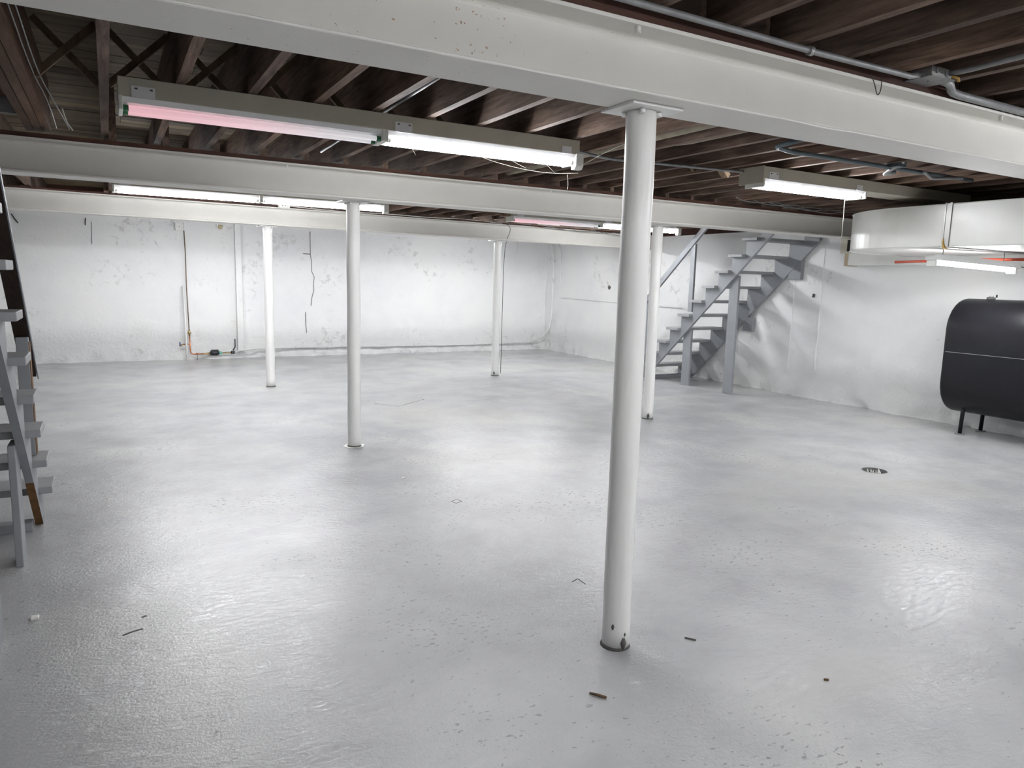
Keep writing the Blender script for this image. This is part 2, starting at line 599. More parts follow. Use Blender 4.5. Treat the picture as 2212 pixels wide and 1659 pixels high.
# chase board standing on the back wall
MB().box(2.05, 2.155, 14.06, 14.18, 0.14, 2.485).obj('pilaster', MAT['wall'], wall_back, bevel=0.006)


def crack(parent, pts, w=0.008):
    mb = MB()
    pts = [Vector(p) for p in pts]
    for a, b in zip(pts, pts[1:]):
        mb.obox(a, b, w, w * 0.6, (0.3, 1, 0.2))
    return mb.obj('crack', MAT['crack'], parent)


crack(wall_back, [(3.44, 14.19, 2.4), (3.44, 14.19, 1.96), (3.46, 14.19, 1.85), (3.46, 14.19, 1.64), (3.51, 14.19, 1.53), (3.49, 14.19, 1.40), (3.50, 14.19, 1.28), (3.46, 14.19, 1.15), (3.44, 14.19, 0.98)], 0.009)
crack(wall_back, [(3.44, 14.19, 1.97), (3.30, 14.19, 1.975)], 0.012)
crack(wall_back, [(3.33, 14.19, 0.85), (3.33, 14.19, 0.62), (3.35, 14.19, 0.45)], 0.009)
crack(wall_back, [(-0.28, 14.145, 2.42), (-0.29, 14.145, 2.30)], 0.012)
crack(wall_back, [(-0.20, 14.15, 2.36), (-0.21, 14.15, 2.0)], 0.006)
crack(wall_back, [(-1.30, 14.14, 2.42), (-1.27, 14.14, 2.36), (-1.22, 14.14, 2.28)], 0.014)
crack(wall_back, [(2.60, 14.19, 2.10), (2.60, 14.19, 1.98)], 0.012)
# raised form lines in the right-hand wall
for y, z0, z1 in ((6.80, 0.42, 2.20), (7.27, 0.30, 1.75)):
    MB().box(XR - 0.016, XR + 0.01, y - 0.012, y + 0.012, z0, z1).obj('form_line', MAT['wall'], wall_right, bevel=0.004)
MB().tube([(XR - 0.012, 11.77, 1.44), (XR - 0.012, 11.76, 1.48), (XR - 0.012, 11.78, 1.51)], 0.035, 7, rs=[0.015, 0.035, 0.02]).obj('patch_hole', MAT['crack'], wall_right)
MB().tube([(XR - 0.012, 6.92, 1.45), (XR - 0.012, 6.91, 1.50)], 0.02, 6).obj('patch_hole', MAT['crack'], wall_right)

# ------------------------------------------------------------------ ceiling: boards, joists, bridging
ceiling = bpy.data.objects.new('ceiling', None)
COL.objects.link(ceiling)
struct(ceiling)
ceiling.location = (0, 0, 0)
Z_BOARD = 2.93
OPEN_L = (-1.42, -0.47, 2.45, 4.62)      # stair openings x0 x1 y0 y1
OPEN_R = (7.78, 8.84, 6.55, 9.15)


def boards():
    w = 0.168
    y = YN
    far = MB()
    k = 0
    while y < YB:
        y1 = min(y + w, YB)
        z = Z_BOARD + random.uniform(-0.003, 0.003)
        segs = [(XL, XR)]
        for ox0, ox1, oy0, oy1 in (OPEN_L, OPEN_R):
            if y1 > oy0 and y < oy1:
                segs = [t for s in segs for t in ((s[0], max(s[0], min(ox0, s[1]))), (min(s[1], max(ox1, s[0])), s[1])) if t[1] - t[0] > 0.03]
        segs2 = []
        for s in segs:
            if s[1] - s[0] > 5:
                c = s[0] + (s[1] - s[0]) * random.choice((0.38, 0.5, 0.62))
                segs2 += [(s[0], c - 0.002), (c + 0.002, s[1])]
            else:
                segs2.append(s)
        vis = 1.0 < y < 10.2
        for s in segs2:
            if vis:
                MB().box(s[0], s[1], y + 0.003, y1 - 0.003, z, z + 0.025).obj('board', MAT['board'], ceiling)
            else:
                far.box(s[0], s[1], y + 0.003, y1 - 0.003, z, z + 0.025)
        y = y1
        k += 1
    o = far.obj('far_boards', MAT['board'], ceiling)
    o['kind'] = 'stuff'
    MB().box(XL - .2, OPEN_L[0], YN - .2, YB + .2, 2.97, 3.03).box(OPEN_L[1], OPEN_R[0], YN - .2, YB + .2, 2.97, 3.03) \
        .box(OPEN_L[0], OPEN_L[1], YN - .2, OPEN_L[2], 2.97, 3.03).box(OPEN_L[0], OPEN_L[1], OPEN_L[3], YB + .2, 2.97, 3.03) \
        .box(OPEN_R[0], XR + .2, YN - .2, OPEN_R[2], 2.97, 3.03).box(OPEN_R[0], XR + .2, OPEN_R[3], YB + .2, 2.97, 3.03) \
        .obj('light_leak_layer', MAT['dark'], ceiling)  # unseen dark layer added above the boards to stop light leaks


boards()
# dark stair wells above the two openings
for (x0, x1, y0, y1) in (OPEN_L, OPEN_R):
    MB().box(x0 - 0.1, x1 + 0.1, y0 - 0.1, y0, 3.03, 4.4).box(x0 - 0.1, x1 + 0.1, y1, y1 + 0.1, 3.03, 4.4) \
        .box(x0 - 0.1, x0, y0, y1, 3.03, 4.4).box(x1, x1 + 0.1, y0, y1, 3.03, 4.4).box(x0 - .1, x1 + .1, y0 - .1, y1 + .1, 4.4, 4.45) \
        .obj('stairwell_lining', MAT['oak'], ceiling)

JX = [0.03, 0.385, 0.745, 1.10, 1.445, 1.785, 2.135, 2.505, 2.88, 3.235, 3.575, 3.945, 4.28, 4.625, 5.0, 5.38, 5.75, 6.11, 6.47, 6.83,
      7.19, 7.55, 7.92, 8.28, 8.62]
JXL = [-0.82, -1.18, -1.55, -1.92, -2.28, -2.64, -3.0, -3.36, -3.72, -4.08, -4.4]
BAYS = {-1: (YN, -1.752), 0: (-1.748, 2.29), 1: (2.295, 6.42), 2: (6.26, 10.42), 3: (10.30, YB)}
JX0 = {2.135: 2.165, 2.505: 2.53, 2.88: 2.845, 3.235: 3.20, 3.575: 3.55}
for bay, (y0, y1) in BAYS.items():
    for x in JX + JXL:
        a0, a1 = y0, y1
        xx = x
        if bay == 0:
            xx = JX0.get(x, x)
        # lapped side by side on the beams
        lap = 0.051 if bay == 2 else 0.0
        if bay == 1 and x in (-0.82, -1.18):
            a0 = OPEN_L[3] + 0.055
        if bay == 2 and x > 7.7:
            a0 = OPEN_R[3] + 0.055
        w = 0.0245
        z0 = JZ[bay] + random.uniform(-0.002, 0.002)
        MB().box(xx + lap - w, xx + lap + w, a0, a1, z0, Z_BOARD - 0.004).obj('joist', MAT['joist'], ceiling)
# trimmer trio beside the left stair opening and headers
for k, x in enumerate((-0.335, -0.387, -0.44)):
    MB().box(x - 0.024, x + 0.024, 2.30, 6.41, 2.573 - 0.002 * k, Z_BOARD - 0.004).obj('trimmer', MAT['oak'], ceiling)
MB().box(-1.5, -0.47, OPEN_L[3], OPEN_L[3] + 0.05, 2.573, Z_BOARD - 0.004).obj('header', MAT['oak'], ceiling)
MB().box(-1.5, -0.47, 5.95, 6.00, 2.60, Z_BOARD - 0.004).obj('blocking', MAT['conduit'], ceiling)
MB().box(-0.95, -0.47, 4.70, 5.93, 2.70, 2.715).obj('plywood_patch', MAT['oak'], ceiling)
MB().box(7.72, 7.77, 6.41, 9.2, 2.53, Z_BOARD - 0.004).obj('trimmer', MAT['oak'], ceiling)
MB().box(7.77, 8.8, OPEN_R[3], OPEN_R[3] + 0.05, 2.53, Z_BOARD - 0.004).obj('header', MAT['oak'], ceiling)


# cross bridging: a row of crossed struts in every bay that shows
def bridging(bay, yc, xs):
    zb, zt = JZ[bay] + 0.025, Z_BOARD - 0.03
    for a, b in zip(xs, xs[1:]):
        xa, xb = a + 0.0245, b - 0.0245
        if xb - xa > 0.6:
            continue
        MB().obox((xa, yc - 0.022, zb), (xb, yc - 0.022, zt), 0.036, 0.028, (0, 1, 0)).obj('strut', MAT['brace'], ceiling)
        MB().obox((xa, yc + 0.022, zt), (xb, yc + 0.022, zb), 0.036, 0.028, (0, 1, 0)).obj('strut', MAT['brace'], ceiling)


bridging(1, 4.72, [-0.311] + JX[:7])
bridging(1, 4.94, JX[12:16])
bridging(2, 8.9, [x + 0.051 for x in sorted([-0.46] + JX[:14])])
# short blocks of wood hanging between joists
for x, y in ((4.80, 4.86), (5.16, 4.80)):
    MB().obox((x - 0.10, y, 2.74), (x + 0.11, y + 0.02, 2.565), 0.045, 0.07, (0, 1, 0)).obj('blocking', MAT['brace'], ceiling)


# ------------------------------------------------------------------ steel beams
def ibeam(y, z, x0, x1, label, mats=None):
    h, fwid, tf, tw = 0.245, 0.25, 0.014, 0.012
    t = thing('steel_beam', label, 'beam', ((x0 + x1) / 2, y, z), 'white painted steel beams')
    # a web with fillets into both flanges
    r = 0.022
    prof = []
    zt, zb = z + h - tf, z + tf
    sec = [(-fwid / 2, z), (fwid / 2, z), (fwid / 2, zb)]
    sec += [(tw / 2 + r, zb)]
    for k in range(1, 5):
        a = math.pi / 2 * k / 4
        sec.append((tw / 2 + r - r * math.sin(a), zb + r - r * math.cos(a)))
    for k in range(0, 5):
        a = math.pi / 2 * k / 4
        sec.append((tw / 2 + r - r * math.cos(a), zt - r + r * math.sin(a)))
    sec += [(fwid / 2, zt), (fwid / 2, z + h), (-fwid / 2, z + h), (-fwid / 2, zt)]
    for k in range(0, 5):
        a = math.pi / 2 * k / 4
        sec.append((-(tw / 2 + r) + r * math.sin(a), zt - r + r * math.cos(a)))
    for k in range(0, 5):
        a = math.pi / 2 * k / 4
        sec.append((-(tw / 2 + r) + r * math.cos(a), zb + r - r * math.sin(a)))
    sec += [(-fwid / 2, zb)]
    # fillet order: rebuild cleanly
    R = []
    R += [(-fwid / 2, z), (fwid / 2, z), (fwid / 2, zb), (tw / 2 + r, zb)]
    R += [(tw / 2 + r * (1 - math.sin(math.pi / 2 * k / 4)), zb + r * (1 - math.cos(math.pi / 2 * k / 4))) for k in range(1, 5)]
    R += [(tw / 2 + r * (1 - math.cos(math.pi / 2 * k / 4)), zt - r * (1 - math.sin(math.pi / 2 * k / 4))) for k in range(0, 5)]
    R += [(fwid / 2, zt), (fwid / 2, z + h)]
    L = [(-a, b) for a, b in reversed(R[2:])]
    poly = R + L[0:]
    poly = [(p[0] + y, p[1]) for p in poly if True]
    # drop duplicate points
    q = []
    for p in poly:
        if not q or (abs(p[0] - q[-1][0]) + abs(p[1] - q[-1][1])) > 1e-6:
            q.append(p)
    MB().prism(q, 'x', x0, x1).obj('web_and_flanges', MAT['cream'], t, bevel=0.002)
    return t


BEAMS = []
labels = ['white steel beam behind the camera', 'nearest white steel beam, crossing the top of the picture above the near column',
          'middle white steel beam, second from the camera, with rusty sill above it', 'farthest white steel beam, close to the back wall, with wires along its top']
for i, (y, z) in enumerate(zip(BEAM_Y, BEAM_Z)):
    b = ibeam(y, z, XL, XR - 0.02, labels[i])
    BEAMS.append(b)
    zt = z + 0.245
    zj = min(JZ[i - 1], JZ[i]) if i else 2.585
    MB().box(XL, XR - 0.03, y - 0.118, y + 0.118, zt, max(zt + 0.012, zj - 0.001)).obj('sill_board', MAT['sill'], b)
BEAMS[3].rotation_euler = (0, 0.006, 0)
# bolts and clips on the near beam's flanges
for x, yy in ((1.72, 2.19), (4.15, 2.19)):
    MB().tube([(x, yy, 2.516), (x, yy, 2.492)], 0.011, 6).obj('bolt', MAT['white'], BEAMS[1])
for x in (1.33, 3.9):
    MB().tube([(x, 6.235, 2.483), (x, 6.235, 2.462)], 0.010, 6).obj('bolt', MAT['white'], BEAMS[2])
# wavy paint drip strip along the near flange edge
drip = MB()
pts = [(-0.3 + 0.06 * k, 2.1695 - 0.0005 * abs(math.sin(k * 0.7)), 2.290 + 0.0006 * math.sin(k * 0.9) - 0.006 * math.exp(-((0.06 * k - 3.05) / 0.12) ** 2)) for k in range(90)]
drip.tube(pts, 0.0045, 6)
drip.obj('paint_ridge', MAT['white'], BEAMS[1])
# white strips stand in for light falling on paint atop the near beam
tag(MB().box(2.62, 2.85, 2.20, 2.24, 2.5755, 2.581).obj('lit_paint_strip', MAT['white']), 'longer white strip standing in for lit paint on the near beam', 'lit strip')
tag(MB().box(2.93, 3.05, 2.20, 2.24, 2.5755, 2.581).obj('lit_paint_strip', MAT['white']), 'shorter white strip standing in for lit paint on the near beam', 'lit strip')


# ------------------------------------------------------------------ columns
def column(x, y, ztop, label, plate=True, skirt=False, chips=()):
    t = thing('support_column', label, 'column', (x, y, 0), 'white steel support columns')
    r = 0.061
    n = 28
    rings = [(0.0, r), (0.5, r * 1.005), (1.1, r), (1.7, r * 0.998), (ztop - 0.012, r)]
    mb = MB()
    zs = [0.0 + (ztop - 0.012) * k / 24 for k in range(25)]
    pts = [(x + 0.0012 * math.sin(z * 9 + x), y + 0.0012 * math.cos(z * 7 + y), z) for z in zs]
    mb.tube(pts, r, n)
    mb.obj('shaft', MAT['column'], t)
    # plate turned a little out of square under the flange
    hw, hd = 0.125, 0.105
    p = MB().box(x - hw, x + hw, y - hd, y + hd, ztop - 0.012, ztop - 0.0005)
    p.obj('cap_plate', MAT['column'], t, bevel=0.002)
    for a in (-2.2, -0.6, 2.5, 0.9):
        cx, cy = x + 0.068 * math.cos(a), y + 0.068 * math.sin(a)
        MB().tube([(cx, cy, ztop - 0.012), (cx, cy, ztop - 0.030)], 0.011, 6).obj('weld_lug', MAT['column'], t)
    if skirt:
        sk = MB()
        nn = 18
        vs = [(x, y, 0.004)]
        for k in range(nn):
            a = 2 * math.pi * k / nn
            rr = 0.095 + 0.035 * noise.noise(Vector((math.cos(a) * 2, math.sin(a) * 2, x)))
            vs.append((x + rr * math.cos(a), y + rr * math.sin(a), 0.002))
        sk.add(vs, [(0, 1 + k, 1 + (k + 1) % nn) for k in range(nn)])
        sk.obj('paint_skirt', MAT['white'], t)
    base = MB().tube([(x, y, 0.0), (x, y, 0.012)], r, 16, rs=[r + 0.006, r + 0.002])
    base.obj('base_ring', MAT['crack'], t)
    for a, z, s in chips:
        cx, cy = x + (r + 0.0005) * math.cos(a), y + (r + 0.0005) * math.sin(a)
        MB().tube([(cx + 0.001 * math.cos(a), cy + 0.001 * math.sin(a), z - s), (cx + 0.001 * math.cos(a), cy + 0.001 * math.sin(a), z), (cx + .001 * math.cos(a), cy + .001 * math.sin(a), z + s * 0.8)],
                  s * 0.5, 6, rs=[s * 0.15, s * 0.5, s * 0.2]).obj('chip', MAT['crack'], t)
    return t


G = 'support columns'
A_CAM = -2.2
column(1.895, 2.365, 2.285, 'nearest and tallest white round column, right of centre', chips=((-2.45, 0.11, 0.014), (-1.65, 0.035, 0.03), (-1.55, 0.075, 0.01)))
column(1.955, 6.47, 2.252, 'white column left of centre, on a chipped white paint skirt', skirt=True)
column(1.945, 10.42, 2.2325, 'leftmost thin white column far back, before the copper plumbing')
column(5.55, 10.44, 2.2105, 'far centre white column standing before the room corner', chips=((-2.3, 0.05, 0.03),))
column(5.52, 6.49, 2.252, 'white column half hidden behind the nearest column, by the grey stairs', chips=((-2.2, 0.04, 0.035),))


# ------------------------------------------------------------------ fluorescent fixtures
def fixture(label, x0, x1, y, ztop, hous_x1=None, tubes=(('lit',),), hw=0.25, lampend=True, end_plate=False, lamp='tube'):
    """strip fixture running along X. y is the near face of the housing; tubes lie under it."""
    t = thing('fluorescent_fixture', label, 'light fixture', ((x0 + x1) / 2, y + hw / 2, ztop - 0.1), 'fluorescent strip lights')
    hx1 = hous_x1 or x1
    zb = ztop - 0.10
    MB().box(x0, hx1, y, y + hw, zb, ztop - 0.004).obj('housing', MAT['housing'], t, bevel=0.003)
    L = (x1 - x0) / len(tubes)
    for i, kind in enumerate(tubes):
        a = x0 + i * L
        b = a + L
        # white reflector tray under the housing
        prof = [(y + 0.002, zb - 0.001), (y + 0.020, zb - 0.026), (y + 0.10, zb - 0.030), (y + 0.18, zb - 0.026), (y + 0.198, zb - 0.001)]
        MB().prism(prof, 'x', a + 0.012, b - 0.012).obj('reflector', MAT['reflector'], t)
        for yy in (y + 0.045, y + 0.155):
            zc = zb - 0.050
            m = MAT[lamp] if kind == 'lit' else MAT['pink']
            MB().tube([(a + 0.045, yy, zc), (b - 0.045, yy, zc)], 0.0155, 12).obj('tube', m, t)
            for ex0, ex1 in ((a + 0.018, a + 0.045), (b - 0.045, b - 0.018)):
                MB().tube([(ex0, yy, zc), (ex1, yy, zc)], 0.016, 10).obj('tube_cap', MAT['green'] if kind != 'lit' else MAT['whiteplastic'], t)
        for ex in (a + 0.009, b - 0.009):
            MB().box(ex - 0.010, ex + 0.010, y - 0.002, y + 0.20, zb - 0.068, zb + 0.004).obj('lamp_holder', MAT['whiteplastic'], t, bevel=0.004)
        # sticker plates on the near face
        st = MB().box(a + 0.06, a + 0.17, y - 0.004, y, zb - 0.004, zb + 0.055)
        pl = st.obj('bracket_plate', MAT['reflector'], t)
        for q in (0.075, 0.145):
            MB().box(a + q, a + q + 0.014, y - 0.0055, y - 0.004, zb + 0.038, zb + 0.046).obj('screw', MAT['crack'], pl)
    MB().box(x1 - 0.15, x1 - 0.07, y - 0.004, y, zb - 0.002, zb + 0.045).obj('bracket_plate', MAT['reflector'], t)
    if lampend:
        prof = [(y - 0.004, zb + 0.01), (y - 0.004, zb - 0.075), (y + 0.015, zb - 0.10), (y + 0.06, zb - 0.10), (y + 0.07, zb + 0.01)]
        MB().prism(prof, 'x', x1 - 0.03, x1 + 0.035).obj('hanging_socket', MAT['whiteplastic'], t, bevel=0.006)
    return t


l1 = fixture('near two-tube strip light, dim pink left tube and bright right one, before the middle beam', 0.09, 2.93, 4.32, 2.574, tubes=('dim', 'lit'))
l3 = fixture('strip light right of the near column with a pull cord', 4.74, 6.08, 4.29, 2.574, hous_x1=7.75, tubes=('lit',), lampend=False)
l2 = fixture('long lit strip light between the left two columns, behind the middle beam', 0.08, 2.93, 8.36, 2.528, tubes=('lit', 'lit'), lamp='tube_far')
l4 = fixture('far strip light with pale pink tube, half hidden by the nearest column', 4.74, 7.66, 8.50, 2.528, tubes=('dim', 'lit'), lamp='tube_far')
l0 = fixture('strip light above and behind the camera, left', 0.10, 2.95, 0.02, 2.584, tubes=('lit', 'lit'), lamp='tube_old')
l0b = fixture('strip light above and behind the camera, right', 4.75, 7.60, 0.02, 2.584, tubes=('lit', 'lit'), lamp='tube_near')
lm = fixture('strip light at the near end of the room, left', 0.10, 2.95, -3.6, 2.60, tubes=('lit', 'lit'), lamp='tube_old')
lmb = fixture('strip light at the near end of the room, right', 4.75, 7.60, -3.6, 2.60, tubes=('lit', 'lit'), lamp='tube_old')
fixture('strip light hidden behind the farthest beam, left', 0.10, 2.95, 11.2, 2.498, tubes=('lit', 'lit'), lamp='tube_back', lampend=False)
fixture('strip light hidden behind the farthest beam, right', 4.75, 7.60, 11.2, 2.498, tubes=('lit', 'lit'), lamp='tube_back', lampend=False)
MB().box(4.728, 4.74, 4.285, 4.55, 2.435, 2.573).obj('end_plate', MAT['housing'], l3, bevel=0.002)
# wood block that carries the far fixture's end
MB().box(4.58, 4.70, 8.50, 8.60, 2.42, 2.53).obj('hanger_block', MAT['brace'], l4)
# cobwebs sagging under the near fixture
cob = MB()
for pts in ([(2.05, 4.34, 2.42), (2.2, 4.33, 2.37), (2.45, 4.33, 2.335), (2.7, 4.33, 2.325), (2.93, 4.33, 2.35)],
            [(1.95, 4.34, 2.43), (2.12, 4.33, 2.375), (2.17, 4.33, 2.40)],
            [(1.66, 4.33, 2.43), (1.68, 4.33, 2.39), (1.71, 4.33, 2.345)],
            [(2.3, 4.33, 2.42), (2.42, 4.33, 2.37), (2.5, 4.33, 2.345)],
            [(2.62, 4.33, 2.41), (2.7, 4.33, 2.36), (2.74, 4.33, 2.33)],
            [(2.84, 4.33, 2.33), (2.85, 4.33, 2.27), (2.845, 4.33, 2.23)],
            [(2.95, 4.33, 2.40), (3.05, 4.1, 2.50), (3.2, 3.9, 2.57)]):
    cob.tube(smooth_path(pts), 0.0013, 4)
cobo = cob.obj('cobweb', MAT['web'], l1)
cobo['kind'] = 'stuff'
# pull cord
tag(MB().tube([(5.90, 4.38, 2.42), (5.905, 4.38, 2.25), (5.90, 4.375, 2.05)], 0.0025, 6).obj('pull_cord', MAT['cord']),
    'thin pale pull cord hanging from the strip light left of the duct', 'cord')

# the short light hanging under the duct
A = Vector((7.0, 4.17, 1.864))
B = Vector((8.04, 3.96, 1.817))
D = (B - A).normalized()
t5 = thing('fluorescent_fixture', 'short strip light hung under the white duct above the black tank', 'light fixture', (A + B) / 2 + Vector((0, 0, -0.05)), 'fluorescent strip lights')
off = Vector((0, 0, 0.052))
MB().obox(A + off - D * 0.03, B + off + D * 0.05, 0.11, 0.058).obj('housing', MAT['reflector'], t5, bevel=0.003)
sd = D.cross(Vector((0, 0, 1))).normalized()
for s in (-1, 1):
    MB().tube([A + sd * s * 0.03 + D * 0.03, B + sd * s * 0.03 - D * 0.03], 0.017, 12).obj('tube', MAT['tube'], t5)
for p in (A, B):
    MB().obox(p - D * 0.014, p + D * 0.014, 0.10, 0.07).obj('lamp_holder', MAT['whiteplastic'], t5, bevel=0.003)
for k in (0.12, 0.88):
    p = A.lerp(B, k) + Vector((0, 0, 0.078))
    MB().tube([p, (p.x, p.y, 1.999)], 0.004, 6).obj('hanger', MAT['steel'], t5)
MB().tube(smooth_path([B + off + D * 0.05, B + off + D * 0.16 + Vector((0, 0, -0.012)), B + off + D * 0.4 + Vector((0, -0.1, -0.03)), B + off + Vector((0.55, -0.05, 0.02))]), 0.006, 6).obj('power_cord', MAT['conduit'], t5)

# ------------------------------------------------------------------ duct
DZ0, DZ1 = 2.0, 2.385


def duct_path(rad_out, cx=7.77, cy=4.40, n=18):
    pts = []
    for k in range(n + 1):
        a = math.pi - (math.pi / 2) * k / n
        pts.append((cx + rad_out * math.cos(a), cy + rad_out * math.sin(a)))
    return pts


duct = thing('air_duct', 'white painted rectangular duct with a rounded elbow, right of the stairs', 'duct', (7.4, 4.2, DZ0))
outer_c = duct_path(1.0)
inner_c = duct_path(0.38)
poly = outer_c + [(8.595, 5.40), (8.595, 4.40)]
el = MB()
el.prism(poly, 'z', DZ0, DZ1)
el.obj('elbow', MAT['duct'], duct)
st = MB().box(6.77, 8.595, 2.62, 3.90, DZ0, DZ1).obj('straight_run', MAT['duct'], duct, bevel=0.003)
MB().box(6.77, 8.595, 3.955, 4.40, DZ0, DZ1).obj('elbow_collar', MAT['duct'], duct)
# standing seam between the two sections
MB().box(6.758, 8.395, 3.895, 3.915, DZ0 - 0.012, DZ1 + 0.012).box(6.762, 8.395, 3.915, 3.945, DZ0 - 0.004, DZ1 + 0.004) \
    .box(6.758, 8.395, 3.945, 3.958, DZ0 - 0.012, DZ1 + 0.012).obj('flange_seam', MAT['ductmetal'], duct)
gl = MB().tube([(6.760, 3.945, DZ0 + 0.075), (6.757, 3.945, DZ0 + 0.03), (6.758, 3.93, DZ0 - 0.012), (6.765, 3.90, DZ0 - 0.016)], 0.01, 8, rs=[0.003, 0.010, 0.015, 0.008])
gl.obj('sealant', MAT['glue'], duct)
# hemmed edges along bottom and top of the outer face
for z in (DZ0 + 0.001, DZ1 - 0.001):
    path = [(6.768, 2.63, z), (6.768, 3.89, z)]
    MB().tube(path, 0.006, 6).obj('hem', MAT['duct'], duct)
    path = [(6.768, 3.96, z)] + [(x + 0.0, y, z) for x, y in duct_path(1.002)] + [(8.59, 5.402, z)]
    MB().tube(path, 0.006, 6).obj('hem', MAT['duct'], duct)

plen = thing('duct_plenum', 'low white box duct on the right wall behind the rounded duct', 'duct', (8.6, 5.2, 1.89))
MB().box(8.60, 8.80, 3.6, 6.27, 1.895, 2.24).obj('casing', MAT['duct'], plen, bevel=0.003)
MB().box(8.592, 8.80, 6.25, 6.30, 1.885, 2.248).obj('end_flange', MAT['rust'], plen)
MB().box(8.575, 8.592, 6.15, 6.36, 2.05, 2.245).obj('grille_frame', MAT['housing'], plen)
MB().box(8.570, 8.576, 6.18, 6.26, 2.075, 2.225).obj('grille_slot', MAT['dark'], plen)

tag(MB().tube([(8.16, 5.30, 1.915), (8.16, 4.87, 1.925), (8.16, 4.3, 1.935), (8.16, 3.9, 1.93), (8.16, 3.3, 1.935)], 0.016, 10).obj('red_pipe', MAT['red']),
    'red orange pipe running just beneath the white duct', 'pipe')

# ------------------------------------------------------------------ oil tank
tk = thing('oil_tank', 'black oval oil tank on pipe legs against the right wall', 'tank', (8.46, 3.9, 0))
TX0, TX1, TZ0, TZ1 = 8.12, 8.80, 0.235, 1.515
r = (TX1 - TX0) / 2
cx = (TX0 + TX1) / 2


def obround(scale=1.0, n=14):
    pts = []
    for k in range(n + 1):
        a = math.pi * k / n
        pts.append((cx + r * scale * math.cos(a), TZ1 - r + r * scale * math.sin(a)))
    for k in range(n + 1):
        a = math.pi + math.pi * k / n
        pts.append((cx + r * scale * math.cos(a), TZ0 + r + r * scale * math.sin(a)))
    return pts


body = MB()
ys = [(2.95, 0.90), (2.965, 0.97), (2.99, 1.0), (4.575, 1.0), (4.60, 0.97), (4.615, 0.90)]
vs = []
base = obround(1.0)
nb = len(base)
for y, s in ys:
    vs += [(p[0], y, p[1]) for p in obround(s)]
fs = []
for i in range(len(ys) - 1):
    for k in range(nb):
        k2 = (k + 1) % nb
        fs.append((i * nb + k, i * nb + k2, (i + 1) * nb + k2, (i + 1) * nb + k))
body.add(vs, fs, True)
o = len(body.v) - len(vs)
body.f += [tuple(o + k for k in range(nb)), tuple(o + (len(ys) - 1) * nb + k for k in range(nb))]
body.sm += [False, False]
body.obj('body', MAT['tank'], tk)
MB().box(TX0 - 0.0035, TX0 + 0.002, 2.99, 4.575, 0.921, 0.926).obj('side_seam', plain('pale_weld_seam', (0.22, 0.22, 0.23), 0.5), tk)
for (lx, ly) in ((8.30, 4.40), (8.70, 4.40), (8.30, 3.12), (8.70, 3.12)):
    s = -1 if lx < cx else 1
    brk = MB().obox((lx + s * 0.035, ly, 0.475), (lx - s * 0.0, ly, 0.335), 0.105, 0.05, (1, 0, 0) if False else (0, 1, 0))
    brk.obj('leg_bracket', MAT['tank'], tk)
    MB().tube([(lx + s * 0.012, ly, 0.40), (lx + s * -0.02 + s * 0.03, ly + 0.01, 0.012)], 0.021, 14).obj('leg', MAT['tank'], tk)
    MB().tube([(lx + s * 0.01, ly + 0.01, 0.0), (lx + s * 0.01, ly + 0.01, 0.012)], 0.052, 16).obj('foot', MAT['conduit'], tk)
MB().tube([(cx, 4.34, TZ1 - 0.003), (cx, 4.34, TZ1 + 0.022)], 0.042, 14).obj('filler_collar', MAT['crack'], tk)
MB().tube([(cx, 4.34, TZ1 + 0.02), (cx, 4.34, TZ1 + 0.035)], 0.025, 8).obj('filler_cap', MAT['steel'], tk)
MB().tube([(cx + 0.03, 4.30, TZ1 + 0.02), (cx + 0.03, 4.30, TZ1 + 0.05)], 0.009, 8).obj('vent_plug', MAT['black'], tk)


